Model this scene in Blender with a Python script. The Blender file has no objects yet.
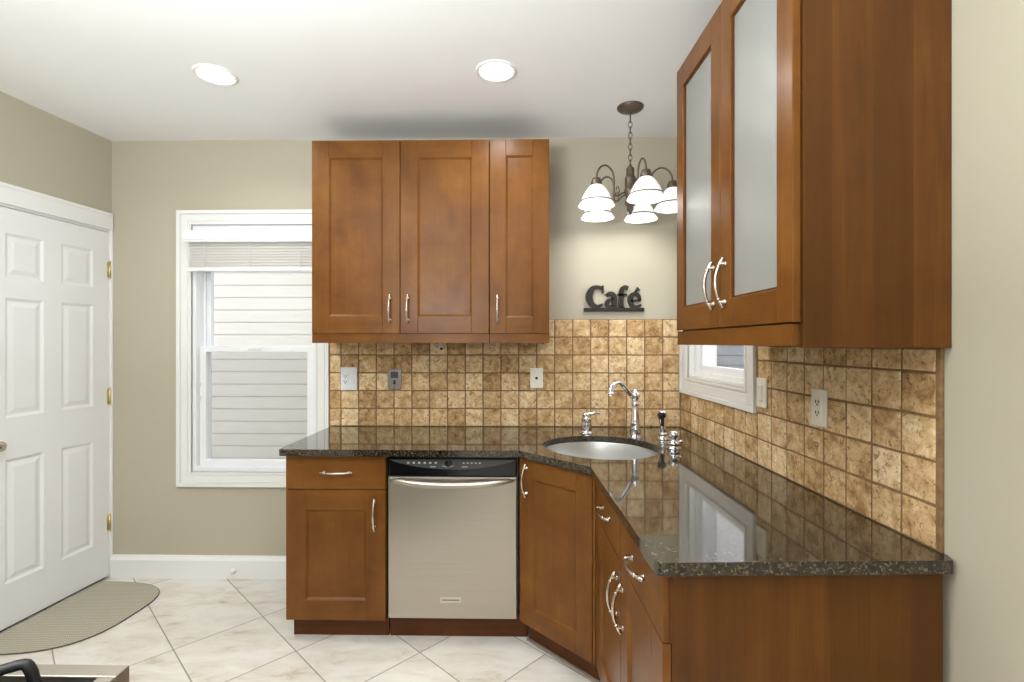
import bpy, bmesh, math, random
from mathutils import Vector, Matrix
random.seed(7)
PI = math.pi
SC = bpy.context.scene
COL = SC.collection

# ------------------------------------------------------------------ camera, world, large lights, exposure
YAW = math.atan(9/500)
cd = bpy.data.cameras.new('camera'); cam = bpy.data.objects.new('camera', cd); COL.objects.link(cam)
cam.location = (0, 0, 1.413); cam.rotation_euler = (PI/2, 0, YAW)
cd.sensor_width = 36; cd.lens = 36*500/1024; cd.shift_y = 2/1024; cd.clip_start = 0.02
SC.camera = cam

w = bpy.data.worlds.new('daylight'); SC.world = w; w.use_nodes = True
bg = w.node_tree.nodes['Background']; bg.inputs['Color'].default_value = (0.96, 0.975, 1, 1); bg.inputs['Strength'].default_value = 1.9

def lamp(name, kind, loc, power, color=(1, 1, 1), rot=(0, 0, 0), parent=None, **kw):
    d = bpy.data.lights.new(name, kind); d.energy = power; d.color = color
    for k, v in kw.items(): setattr(d, k, v)
    o = bpy.data.objects.new(name, d); COL.objects.link(o); o.location = loc; o.rotation_euler = rot
    if parent: o.parent = parent
    return o
# added soft fill lamp at the opening in the unseen rear wall
lamp('rear_fill', 'AREA', (-0.7, -2.47, 1.5), 10, (1, 0.99, 0.97), (PI/2, 0, 0), shape='RECTANGLE', size=1.6, size_y=1.2)
# added upward fill lamp above the camera, brightens ceiling and evens the room
lamp('ceiling_fill', 'AREA', (-0.85, 0.0, 1.72), 102, (0.91, 0.965, 1), (PI-0.2, 0, 0), shape='DISK', size=0.9)

SC.view_settings.view_transform = 'Standard'; SC.view_settings.look = 'None'
SC.view_settings.exposure = 0.06; SC.view_settings.gamma = 1; SC.view_settings.use_curve_mapping = False

# ------------------------------------------------------------------ colours and node helpers
def lin(r, g, b):
    f = lambda c: (c/255/12.92) if c/255 <= 0.04045 else ((c/255+0.055)/1.055)**2.4
    return (f(r), f(g), f(b), 1)
class N:
    def __init__(s, name):
        s.m = bpy.data.materials.new(name); s.m.use_nodes = True; s.t = s.m.node_tree
        s.b = s.t.nodes['Principled BSDF']
    def n(s, typ, ins=None, **kw):
        x = s.t.nodes.new(typ)
        for k, v in kw.items(): setattr(x, k, v)
        for k, v in (ins or {}).items():
            if isinstance(v, bpy.types.NodeSocket): s.t.links.new(v, x.inputs[k])
            else: x.inputs[k].default_value = v
        return x
    def set(s, **kw):
        for k, v in kw.items():
            k = k.replace('_', ' ')
            if isinstance(v, bpy.types.NodeSocket): s.t.links.new(v, s.b.inputs[k])
            else: s.b.inputs[k].default_value = v
        return s
    def obj(s, scale=(1, 1, 1), rot=(0, 0, 0), rnd=False):
        c = s.n('ShaderNodeTexCoord').outputs['Object']
        if rnd:
            r = s.n('ShaderNodeObjectInfo').outputs['Random']
            r = s.n('ShaderNodeMath', {0: r, 1: 37.0}, operation='MULTIPLY').outputs[0]
            c = s.n('ShaderNodeVectorMath', {0: c, 1: r}, operation='ADD').outputs[0]
        return s.n('ShaderNodeMapping', {'Vector': c, 'Scale': scale, 'Rotation': rot}).outputs[0]
    def noise(s, vec, scale=5, detail=3, rough=0.5, dist=0):
        return s.n('ShaderNodeTexNoise', {'Vector': vec, 'Scale': scale, 'Detail': detail, 'Roughness': rough, 'Distortion': dist}).outputs['Fac']
    def ramp(s, fac, stops, interp='LINEAR'):
        x = s.n('ShaderNodeValToRGB', {'Fac': fac}); x.color_ramp.interpolation = interp
        e = x.color_ramp.elements
        while len(e) < len(stops): e.new(0.5)
        for q, (p, c) in zip(e, stops): q.position = p; q.color = c
        return x.outputs['Color']
    def mix(s, fac, a, b, mode='MIX'):
        x = s.n('ShaderNodeMix', data_type='RGBA', blend_type=mode)
        for i, v in ((0, fac), (6, a), (7, b)):
            if isinstance(v, bpy.types.NodeSocket): s.t.links.new(v, x.inputs[i])
            else: x.inputs[i].default_value = v
        return x.outputs[2]
    def math(s, op, a, b=0.0, c=0.0):
        return s.n('ShaderNodeMath', {0: a, 1: b, 2: c}, operation=op).outputs[0]
    def bump(s, h, strength=0.3, dist=0.002):
        s.set(Normal=s.n('ShaderNodeBump', {'Height': h, 'Strength': strength, 'Distance': dist}).outputs[0]); return s

def plain(name, col, rough=0.5, metal=0.0, **kw):
    return N(name).set(Base_Color=col, Roughness=rough, Metallic=metal, **kw).m
G = lambda v: (v, v, v, 1)

MAT = {}
def wood(name, dark, mid, light, axis, rough=0.33, streak=1.0, staves=False):
    n = N(name)
    sc = {'z': (22, 22, 1.1), 'x': (1.1, 22, 22)}[axis]
    fine = {'z': (230, 230, 7), 'x': (7, 230, 230)}[axis]
    g = n.noise(n.obj(sc, rnd=True), 1.0, 5, 0.55, 0.6)
    blot = n.noise(n.obj((1, 1, 1), rnd=True), 5.5, 4, 0.6, 0.3)
    f = n.noise(n.obj(fine, rnd=True), 1.0, 2, 0.5)
    k = n.math('ADD', n.math('MULTIPLY', g, 0.45*streak), n.math('MULTIPLY', blot, 1.0-0.45*streak))
    c = n.ramp(k, [(0.24, dark), (0.50, mid), (0.78, light)])
    c = n.mix(n.math('MULTIPLY', n.math('SUBTRACT', f, 0.42), 0.9), c, dark)
    if staves:
        p = n.n('ShaderNodeSeparateXYZ', {0: n.n('ShaderNodeTexCoord').outputs['Object']})
        q = n.math('FLOOR', n.math('MULTIPLY', n.math('ADD', p.outputs[0], p.outputs[1]), 10.5))
        r = n.n('ShaderNodeTexWhiteNoise', {'W': q}, noise_dimensions='1D').outputs['Value']
        c = n.mix(n.math('MULTIPLY', r, 0.75), c, dark)
    n.set(Base_Color=c, Roughness=rough, Specular_IOR_Level=0.2, Coat_Weight=0.06, Coat_Roughness=0.2)
    n.bump(f, 0.04, 0.001)
    return n.m
D, Mi, L = lin(86, 51, 17), lin(112, 69, 24), lin(132, 87, 36)
MAT['wv'] = wood('cherry_wood_upright', D, Mi, L, 'z', 0.33, 0.6)
MAT['wh'] = wood('cherry_wood_level', D, Mi, L, 'x', 0.33, 0.6)
MAT['wp'] = wood('cherry_veneer', lin(74, 43, 14), lin(102, 62, 22), lin(122, 79, 33), 'z', 0.38, 1.3, True)
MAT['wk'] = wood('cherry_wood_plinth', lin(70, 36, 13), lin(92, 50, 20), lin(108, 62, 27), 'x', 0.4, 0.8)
MAT['inside'] = plain('cabinet_lining', lin(190, 170, 140), 0.6)

def paint(name, col, rough=0.6, b=0.08):
    n = N(name); h = n.noise(n.obj(), 220, 2); big = n.noise(n.obj(), 1.3, 3)
    n.set(Base_Color=n.mix(n.math('MULTIPLY', big, 0.10), col, tuple(c*0.8 for c in col[:3])+(1,)), Roughness=rough).bump(h, b, 0.001)
    return n.m
MAT['wall'] = paint('beige_wall_paint', lin(185, 178, 158))
MAT['ceil'] = paint('ceiling_white', lin(240, 239, 238), 0.75)
MAT['white'] = plain('white_gloss_paint', lin(236, 236, 234), 0.32)
MAT['door'] = plain('white_door_paint', lin(232, 232, 232), 0.3)
MAT['vinyl'] = plain('white_vinyl', lin(238, 240, 243), 0.35)
MAT['ivory'] = plain('ivory_plastic', lin(240, 236, 222), 0.35)
MAT['whiteplastic'] = plain('white_plastic', lin(235, 238, 242), 0.3)
MAT['black'] = plain('black_gloss', lin(14, 14, 15), 0.16)
MAT['darkgap'] = plain('dark_gap', lin(18, 14, 12), 0.7)
MAT['iron'] = plain('cast_iron', lin(22, 23, 25), 0.42)
MAT['chrome'] = plain('chrome', lin(225, 228, 232), 0.06, 1.0)
MAT['nickel'] = plain('satin_nickel', lin(205, 196, 182), 0.24, 1.0)
MAT['brass'] = plain('antique_brass', lin(214, 198, 150), 0.4, 1.0)
MAT['bronze'] = plain('brushed_bronze', lin(112, 100, 86), 0.45, 0.7)
MAT['signblack'] = plain('black_painted_wood', lin(34, 29, 22), 0.5)
MAT['rubber'] = plain('black_rubber', lin(16, 16, 16), 0.5)

def steel():
    n = N('brushed_steel')
    a = n.noise(n.obj((1.5, 1, 420)), 1.0, 3, 0.6)
    n.set(Base_Color=n.ramp(a, [(0.3, lin(182, 175, 163)), (0.7, lin(191, 184, 173))]), Metallic=1.0,
          Roughness=n.ramp(a, [(0.2, G(0.30)), (0.8, G(0.40))]), Anisotropic=0.5)
    n.bump(a, 0.02, 0.0003); return n.m
MAT['steel'] = steel()
MAT['plateSteel'] = plain('polished_plate_steel', lin(150, 148, 146), 0.28, 1.0)
MAT['sinksteel'] = plain('satin_sink_steel', lin(225, 227, 228), 0.34, 1.0)

def granite():
    n = N('speckled_granite'); v = n.obj()
    warp = n.n('ShaderNodeTexNoise', {'Vector': v, 'Scale': 40.0, 'Detail': 3.0}).outputs['Color']
    vv = n.n('ShaderNodeVectorMath', {0: v, 1: n.n('ShaderNodeVectorMath', {0: warp, 1: (0.012, 0.012, 0.012)}, operation='MULTIPLY').outputs[0]}, operation='ADD').outputs[0]
    vo = n.n('ShaderNodeTexVoronoi', {'Vector': vv, 'Scale': 235.0}, feature='F1')
    cell = n.n('ShaderNodeSeparateColor', {0: vo.outputs['Color']}).outputs[0]
    cell2 = n.n('ShaderNodeSeparateColor', {0: vo.outputs['Color']}).outputs[1]
    base = n.ramp(n.noise(v, 70, 4, 0.6), [(0.35, lin(10, 10, 9)), (0.55, lin(30, 28, 24)), (0.7, lin(58, 52, 43))])
    c = n.mix(n.ramp(cell, [(0.45, G(0)), (0.62, G(1))]), base, n.ramp(cell2, [(0.1, lin(18, 15, 12)), (0.5, lin(60, 50, 36)), (0.9, lin(106, 92, 70))]))
    fl = n.noise(v, 320, 2)
    c = n.mix(n.ramp(fl, [(0.68, G(0)), (0.74, G(0.35))]), c, lin(112, 104, 88))
    n.set(Base_Color=c, Roughness=0.07, IOR=1.55, Coat_Weight=0.45, Coat_Roughness=0.02, Coat_IOR=1.6)
    return n.m
MAT['granite'] = granite()

def travertine():
    n = N('tumbled_travertine'); v = n.obj()
    isl = n.n('ShaderNodeNewGeometry').outputs['Random Per Island']
    off = n.n('ShaderNodeVectorMath', {0: v, 1: n.math('MULTIPLY', isl, 19.0)}, operation='ADD').outputs[0]
    cloud = n.noise(off, 22, 6, 0.7, 0.5)
    k = n.math('ADD', cloud, n.math('MULTIPLY', n.math('SUBTRACT', isl, 0.5), 0.26))
    c = n.ramp(k, [(0.26, lin(148, 110, 68)), (0.42, lin(196, 160, 112)), (0.55, lin(220, 188, 142)), (0.68, lin(238, 216, 176))])
    vein = n.noise(off, 46, 5, 0.72, 0.9)
    c = n.mix(n.ramp(vein, [(0.56, G(0)), (0.62, G(0.75))]), c, lin(120, 86, 52))
    pit = n.noise(off, 105, 4, 0.65)
    pm = n.ramp(pit, [(0.62, G(0)), (0.68, G(1))])
    c = n.mix(n.n('ShaderNodeMath', {0: pm, 1: 0.75}, operation='MULTIPLY').outputs[0], c, lin(92, 62, 36))
    n.set(Base_Color=c, Roughness=0.68, Specular_IOR_Level=0.35)
    h = n.math('SUBTRACT', n.math('MULTIPLY', cloud, 0.5), n.math('MULTIPLY', pm, 0.9))
    n.bump(h, 0.5, 0.003); return n.m
MAT['tile'] = travertine()
def grout():
    n = N('brown_grout'); a = n.noise(n.obj(), 60, 3)
    n.set(Base_Color=n.ramp(a, [(0.3, lin(120, 92, 60)), (0.7, lin(150, 118, 82))]), Roughness=0.85).bump(n.noise(n.obj(), 400, 2), 0.3); return n.m
MAT['grout'] = grout()

def floor_mat():
    n = N('cream_floor_tile'); p = n.n('ShaderNodeTexCoord').outputs['Object']
    s = n.n('ShaderNodeSeparateXYZ', {0: p}); x, y = s.outputs[0], s.outputs[1]
    n1 = n.math('ADD', n.math('MULTIPLY', x, 0.686), n.math('MULTIPLY', y, 0.727))
    n2 = n.math('SUBTRACT', n.math('MULTIPLY', x, 0.727), n.math('MULTIPLY', y, 0.686))
    U = n.math('MULTIPLY', n.math('SUBTRACT', n1, 0.946), 1/0.3905)
    V = n.math('MULTIPLY', n.math('ADD', n2, 1.895), 1/0.415)
    def edge(q, pitch):
        f = n.math('FRACT', q); d = n.math('MINIMUM', f, n.math('SUBTRACT', 1.0, f)); return n.math('MULTIPLY', d, pitch)
    d = n.math('MINIMUM', edge(U, 0.3905), n.math('ADD', edge(V, 0.415), n.math('COMPARE', V, -3.0, 0.5)))
    g = n.ramp(d, [(0.0017, G(1)), (0.0036, G(0))])
    idv = n.n('ShaderNodeCombineXYZ', {0: n.math('FLOOR', U), 1: n.math('FLOOR', V)}).outputs[0]
    wn = n.n('ShaderNodeTexWhiteNoise', {0: idv}, noise_dimensions='3D').outputs['Color']
    off = n.n('ShaderNodeVectorMath', {0: p, 1: n.n('ShaderNodeVectorMath', {0: wn, 1: (9, 9, 9)}, operation='MULTIPLY').outputs[0]}, operation='ADD').outputs[0]
    st = n.n('ShaderNodeMapping', {'Vector': off, 'Rotation': (0, 0, 0.5), 'Scale': (1.0, 2.4, 1)}).outputs[0]
    a = n.noise(st, 4.2, 7, 0.68, 0.5)
    c = n.ramp(a, [(0.28, lin(184, 168, 144)), (0.42, lin(212, 206, 195)), (0.58, lin(224, 221, 214))])
    c = n.mix(g, c, lin(112, 106, 100))
    n.set(Base_Color=c, Roughness=n.mix(g, G(0.30), G(0.8)))
    n.bump(n.math('SUBTRACT', 1.0, g), 0.4, 0.002); return n.m
MAT['floor'] = floor_mat()

def mat_weave():
    n = N('woven_mat'); v = n.obj()
    w1 = n.n('ShaderNodeTexWave', {'Vector': v, 'Scale': 30.0, 'Distortion': 2.0, 'Detail': 1.0}, bands_direction='X').outputs['Fac']
    w2 = n.n('ShaderNodeTexWave', {'Vector': v, 'Scale': 22.0, 'Distortion': 2.0, 'Detail': 1.0}, bands_direction='Y').outputs['Fac']
    k = n.math('MULTIPLY', w1, w2); a = n.noise(v, 28, 3)
    c = n.mix(k, lin(160, 155, 137), lin(214, 209, 192)); c = n.mix(n.math('MULTIPLY', a, 0.4), c, lin(168, 164, 146))
    n.set(Base_Color=c, Roughness=0.95).bump(k, 0.6, 0.004); return n.m
MAT['weave'] = mat_weave(); MAT['matedge'] = plain('mat_binding', lin(86, 80, 66), 0.9)

def pane(name):
    n = N(name); n.set(Base_Color=G(1), Roughness=0.0)
    tr = n.n('ShaderNodeBsdfTransparent', {0: G(0.96)}); gl = n.n('ShaderNodeBsdfGlossy', {'Roughness': 0.02})
    fa = n.n('ShaderNodeLayerWeight', {0: 0.5}).outputs['Facing']; fr = n.n('ShaderNodeMath', {0: n.math('POWER', fa, 5.0), 1: 0.85, 2: 0.05}, operation='MULTIPLY_ADD'); mx = n.n('ShaderNodeMixShader', {0: fr.outputs[0], 1: tr.outputs[0], 2: gl.outputs[0]})
    n.t.links.new(mx.outputs[0], n.t.nodes['Material Output'].inputs[0]); return n.m
MAT['pane'] = pane('window_glass')
def screen():
    n = N('insect_screen')
    mx = n.n('ShaderNodeBsdfTransparent', {0: G(0.86)})
    n.t.links.new(mx.outputs[0], n.t.nodes['Material Output'].inputs[0]); return n.m
MAT['screen'] = screen()
def ribbed():
    n = N('reeded_glass'); v = n.obj((1, 1, 1), (0, 0.65, 0))
    w1 = n.n('ShaderNodeTexWave', {'Vector': v, 'Scale': 46.0}, bands_direction='X').outputs['Fac']
    w2 = n.n('ShaderNodeTexWave', {'Vector': v, 'Scale': 46.0}, bands_direction='Z').outputs['Fac']
    n.set(Base_Color=lin(180, 181, 175), Roughness=0.2, Transmission_Weight=0.4, IOR=1.45)
    n.bump(n.math('MULTIPLY', w1, w2), 0.25, 0.002); return n.m
MAT['reeded'] = ribbed()
def glow(name, col, s, base=0.9):
    return N(name).set(Base_Color=G(base), Emission_Color=col, Emission_Strength=s, Roughness=0.4).m
MAT['shade'] = glow('lit_opal_glass', (1, 0.985, 0.96, 1), 0.55)
MAT['bulb'] = glow('lit_bulb', (1, 0.93, 0.8, 1), 6)
MAT['lens'] = glow('lit_lens', (1, 0.97, 0.92, 1), 9)
def siding():
    n = N('white_siding'); a = n.noise(n.obj((1, 1, 8)), 3, 3)
    n.set(Base_Color=n.ramp(a, [(0.3, lin(236, 233, 227)), (0.7, lin(242, 240, 236))]), Roughness=0.6); return n.m
MAT['siding'] = siding()
def slat():
    n = N('blind_slat'); df = n.n('ShaderNodeBsdfDiffuse', {0: lin(240, 238, 234)}); tl = n.n('ShaderNodeBsdfTranslucent', {0: lin(240, 236, 230)})
    mx = n.n('ShaderNodeMixShader', {0: 0.25, 1: df.outputs[0], 2: tl.outputs[0]}); n.t.links.new(mx.outputs[0], n.t.nodes['Material Output'].inputs[0]); return n.m
MAT['slat'] = slat()
MAT['bluesiding'] = plain('grey_blue_siding', lin(150, 160, 172), 0.7)
def grassm():
    n = N('lawn'); a = n.noise(n.obj(), 14, 5); n.set(Base_Color=n.ramp(a, [(0.3, lin(70, 84, 50)), (0.7, lin(120, 128, 86))]), Roughness=0.9); return n.m
MAT['lawn'] = grassm()

# ------------------------------------------------------------------ mesh helpers
class B:
    """collects shapes in one bmesh; each shape gets its own material slot"""
    def __init__(s): s.bm = bmesh.new(); s.mats = []
    def _mi(s, m):
        if m not in s.mats: s.mats.append(m)
        return s.mats.index(m)
    def _take(s, tb, m, smooth=False, mtx=None):
        if mtx is not None: tb.transform(mtx)
        i = s._mi(m)
        for f in tb.faces: f.material_index = i; f.smooth = smooth
        me = bpy.data.meshes.new('t'); tb.to_mesh(me); tb.free(); s.bm.from_mesh(me); bpy.data.meshes.remove(me); return s
    def box(s, x0, x1, y0, y1, z0, z1, m, bev=0.0, seg=2, mtx=None, smooth=False):
        t = bmesh.new(); bmesh.ops.create_cube(t, size=1)
        for v in t.verts: v.co = Vector(((x0+x1)/2+v.co.x*(x1-x0), (y0+y1)/2+v.co.y*(y1-y0), (z0+z1)/2+v.co.z*(z1-z0)))
        if bev: bmesh.ops.bevel(t, geom=t.edges[:], offset=bev, segments=seg, profile=0.5, affect='EDGES')
        return s._take(t, m, smooth, mtx)
    def lathe(s, prof, m, seg=24, mtx=None, cap=True):
        t = bmesh.new(); rings = []
        for r, z in prof:
            if r < 1e-6: rings.append([t.verts.new((0, 0, z))])
            else: rings.append([t.verts.new((r*math.cos(2*PI*k/seg), r*math.sin(2*PI*k/seg), z)) for k in range(seg)])
        for a, b in zip(rings, rings[1:]):
            for k in range(seg):
                k2 = (k+1) % seg
                if len(a) == 1 and len(b) == 1: continue
                if len(a) == 1: t.faces.new((a[0], b[k2], b[k]))
                elif len(b) == 1: t.faces.new((a[k], a[k2], b[0]))
                else: t.faces.new((a[k], a[k2], b[k2], b[k]))
        if cap:
            for r in (rings[0], rings[-1]):
                if len(r) > 1: t.faces.new(r)
        bmesh.ops.recalc_face_normals(t, faces=t.faces[:])
        return s._take(t, m, True, mtx)
    def tube(s, pts, rad, m, seg=10, mtx=None, closed=False):
        pts = [Vector(p) for p in pts]; n = len(pts)
        if not hasattr(rad, '__len__'): rad = [rad]*n
        t = bmesh.new(); rings = []
        up = None
        for i, p in enumerate(pts):
            a = pts[(i-1) % n] if (closed or i > 0) else p; b = pts[(i+1) % n] if (closed or i < n-1) else p
            d = (b-a).normalized()
            if up is None: up = d.orthogonal().normalized()
            up = (up - d*up.dot(d)).normalized(); sd = d.cross(up)
            rings.append([t.verts.new(p+(up*math.cos(2*PI*k/seg)+sd*math.sin(2*PI*k/seg))*rad[i]) for k in range(seg)])
        pairs = list(zip(rings, rings[1:])) + ([(rings[-1], rings[0])] if closed else [])
        for a, b in pairs:
            for k in range(seg): t.faces.new((a[k], a[(k+1) % seg], b[(k+1) % seg], b[k]))
        if not closed: t.faces.new(rings[0]); t.faces.new(rings[-1])
        bmesh.ops.recalc_face_normals(t, faces=t.faces[:])
        return s._take(t, m, True, mtx)
    def ball(s, c, r, m, sx=1, sy=1, sz=1, seg=16, mtx=None):
        t = bmesh.new(); bmesh.ops.create_uvsphere(t, u_segments=seg, v_segments=max(6, seg//2), radius=r)
        for v in t.verts: v.co = Vector((c[0]+v.co.x*sx, c[1]+v.co.y*sy, c[2]+v.co.z*sz))
        return s._take(t, m, True, mtx)
    def prism(s, poly, z0, z1, m, mtx=None, bev=0.0):
        """polygon in x,y raised from z0 to z1"""
        t = bmesh.new(); a = [t.verts.new((x, y, z0)) for x, y in poly]; b = [t.verts.new((x, y, z1)) for x, y in poly]
        t.faces.new(a); t.faces.new(b); n = len(poly)
        for k in range(n): t.faces.new((a[k], a[(k+1) % n], b[(k+1) % n], b[k]))
        bmesh.ops.recalc_face_normals(t, faces=t.faces[:])
        if bev: bmesh.ops.bevel(t, geom=[e for e in t.edges if e.calc_face_angle(0) > 0.5], offset=bev, segments=2, profile=0.5, affect='EDGES')
        return s._take(t, m, False, mtx)
    def obj(s, name, parent=None, loc=(0, 0, 0), rz=0.0):
        me = bpy.data.meshes.new(name); s.bm.to_mesh(me); s.bm.free()
        for m in s.mats: me.materials.append(MAT[m])
        o = bpy.data.objects.new(name, me); COL.objects.link(o); o.location = loc; o.rotation_euler = (0, 0, rz)
        if parent: o.parent = parent
        return o
def tag(o, label=None, cat=None, group=None, kind=None):
    if label: o['label'] = label
    if cat: o['category'] = cat
    if group: o['group'] = group
    if kind: o['kind'] = kind
    return o
def thing(name, label, cat, loc=(0, 0, 0), rz=0.0, group=None, kind=None):
    o = bpy.data.objects.new(name, None); COL.objects.link(o); o.empty_display_size = 0.1
    o.location = loc; o.rotation_euler = (0, 0, rz); return tag(o, label, cat, group, kind)
def copy_tree(o, parent=None):
    c = o.copy(); COL.objects.link(c)
    if parent: c.parent = parent
    for ch in list(o.children): copy_tree(ch, c)
    return c
def spline(pts, n=8):
    """smooth curve through points (tuples of any length)"""
    out = []; P = [pts[0]] + list(pts) + [pts[-1]]
    for i in range(1, len(P)-2):
        for k in range(n):
            t = k/n; p0, p1, p2, p3 = P[i-1], P[i], P[i+1], P[i+2]
            out.append(tuple(0.5*((2*b)+(c-a)*t+(2*a-5*b+4*c-d)*t*t+(3*b-a-3*c+d)*t**3) for a, b, c, d in zip(p0, p1, p2, p3)))
    out.append(tuple(pts[-1])); return out
T = Matrix.Translation
RX = lambda a: Matrix.Rotation(a, 4, 'X'); RY = lambda a: Matrix.Rotation(a, 4, 'Y'); RZ = lambda a: Matrix.Rotation(a, 4, 'Z')

# ------------------------------------------------------------------ the room
H = 2.635; YB = 2.985
LC = (-2.479, YB); LA = math.atan2(1, 0.078)        # left wall: corner and heading (local x runs away from the camera, local y into the wall)
RC = (0.952, YB); SL = 0.028; RA = math.atan2(-1, SL)       # right wall: local x runs towards the camera, local y into the wall
def wall(name, x0, x1, z0, z1, holes, loc, rz, th=0.16, m='wall'):
    b = B(); xs = sorted({x0, x1} | {h[0] for h in holes} | {h[1] for h in holes}); zs = sorted({z0, z1} | {h[2] for h in holes} | {h[3] for h in holes})
    for xa, xb in zip(xs, xs[1:]):
        for za, zb in zip(zs, zs[1:]):
            if any(h[0] <= xa and xb <= h[1] and h[2] <= za and zb <= h[3] for h in holes): continue
            b.box(xa, xb, 0, th, za, zb, m)
    bmesh.ops.remove_doubles(b.bm, verts=b.bm.verts[:], dist=1e-5)
    return tag(b.obj(name, None, loc, rz), kind='structure')
b = B(); b.box(-3.1, 1.4, -2.5, 3.2, -0.1, 0, 'floor'); tag(b.obj('floor'), kind='structure')
b = B(); b.box(-3.1, 1.4, -2.5, 3.2, H, H+0.1, 'ceil'); tag(b.obj('ceiling'), kind='structure')
W1 = (-1.985, -1.235, 0.635, 2.125)                     # window opening in the back wall
wall('wall_back', -2.62, 1.12, 0, H, [W1], (0, YB, 0), 0)
DW = 0.665                                             # door width
wall('wall_left', -5.4, 0.02, 0, H, [(-DW-0.035, -0.012, 0, 2.092)], (*LC, 0), LA)
W2 = (0.115, 0.815, 1.215, 2.02)                        # window opening in the right wall
wall('wall_right', -0.02, 5.4, 0, H, [W2], (*RC, 0), RA)
wall('wall_rear', -3.1, 1.3, 0, H, [(-1.5, 0.1, 0.9, 2.1)], (0, -2.62, 0), 0, 0.12)

# baseboard behind the door mat
b = B(); pr = [(0, 0), (0, 0.133), (-0.010, 0.133), (-0.014, 0.122), (-0.018, 0.115), (-0.022, 0.108), (-0.022, 0.0)]
b.prism([(y, z) for y, z in pr], -2.468, -1.098, 'white', Matrix(((0, 0, 1, 0), (1, 0, 0, 0), (0, 1, 0, 0), (0, 0, 0, 1))))
tag(b.obj('baseboard_back', None, (0, YB, 0)), kind='structure')
b = B(); b.lathe([(0.019, 0), (0.019, 0.004), (0.014, 0.008), (0.013, 0.018), (0.009, 0.024), (0, 0.026)], 'whiteplastic', 20, RX(PI/2))
tag(b.obj('door_stop', None, (-1.722, YB-0.0215, 0.05)), 'small white round door bumper on the white baseboard', 'door stop')

# ---- door in the left wall, six raised panels
door = thing('door_1', None, None, (*LC, 0), LA, kind='structure')
b = B(); x0, x1 = -DW-0.02, -0.022; zt = 2.075; ws = [0.105, 0.105, 0.1]
xc = [x0+0.10, x0+0.10+0.185, x1-0.10-0.185, x1-0.10]
zc = [0.23, 0.84, 1.045, 1.635, 1.735, 1.955]
b.box(x0, x1, 0.012, 0.045, 0.016, zt, 'door')
b.box(x0, xc[0], 0, 0.014, 0.016, zt, 'door'); b.box(xc[3], x1, 0, 0.014, 0.016, zt, 'door'); b.box(xc[1], xc[2], 0, 0.014, 0.016, zt, 'door')
for xa, xb in ((xc[0], xc[1]), (xc[2], xc[3])):
    for za, zb in ((0.016, zc[0]), (zc[1], zc[2]), (zc[3], zc[4]), (zc[5], zt)): b.box(xa, xb, 0, 0.014, za, zb, 'door')
    for za, zb in ((zc[0], zc[1]), (zc[2], zc[3]), (zc[4], zc[5])):
        t = bmesh.new(); lv = []
        for ins, y in ((0.0, 0.0), (0.013, 0.0075), (0.020, 0.0075), (0.042, 0.002)):
            lv.append([t.verts.new(c) for c in ((xa+ins, y, za+ins), (xb-ins, y, za+ins), (xb-ins, y, zb-ins), (xa+ins, y, zb-ins))])
        for p, q in zip(lv, lv[1:]):
            for k in range(4): t.faces.new((p[k], p[(k+1) % 4], q[(k+1) % 4], q[k]))
        t.faces.new(lv[-1]); b._take(t, 'door')
leaf = b.obj('door_leaf', door)
b = B(); b.lathe([(0.032, 0), (0.030, 0.006), (0.012, 0.012), (0.011, 0.03), (0.020, 0.034), (0.025, 0.044), (0.023, 0.054), (0.012, 0.059), (0, 0.060)], 'nickel', 24, RX(PI/2))
b.obj('door_knob', leaf, (x0+0.042, 0, 0.918))
for z in (1.853, 1.093, 0.333):
    b = B(); b.tube([(0, -0.006, -0.045), (0, -0.006, 0.045)], 0.0065, 'brass', 10); b.ball((0, -0.006, 0.049), 0.006, 'brass'); b.ball((0, -0.006, -0.049), 0.006, 'brass')
    b.box(-0.013, 0.0, -0.002, 0.001, -0.044, 0.044, 'brass'); b.box(0, 0.008, -0.003, 0.001, -0.044, 0.044, 'brass')
    tag(b.obj('hinge', door, (x1+0.003, 0, z)), 'brass hinge')
b = B()
b.box(-DW-0.13, -0.006, -0.018, 0, 2.092, 2.19, 'white', 0.003); b.box(-DW-0.125, -0.010, -0.022, -0.001, 2.172, 2.192, 'white', 0.004)
b.box(-DW-0.13, -DW-0.032, -0.018, 0, 0, 2.092, 'white', 0.003); b.box(-0.0145, -0.001, -0.012, 0, 0, 2.092, 'white', 0.001)
b.box(-DW-0.035, -DW-0.022, 0, 0.14, 0, 2.092, 'white'); b.box(-0.02, -0.012, 0.0, 0.14, 0, 2.092, 'white'); b.box(-DW-0.03, -0.016, 0.0, 0.14, 2.083, 2.092, 'white')
b.obj('door_casing', door)
b = B(); b.box(x0, x1, 0.02, 0.06, 0, 0.0155, 'darkgap'); b.obj('sweep', door)

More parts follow.
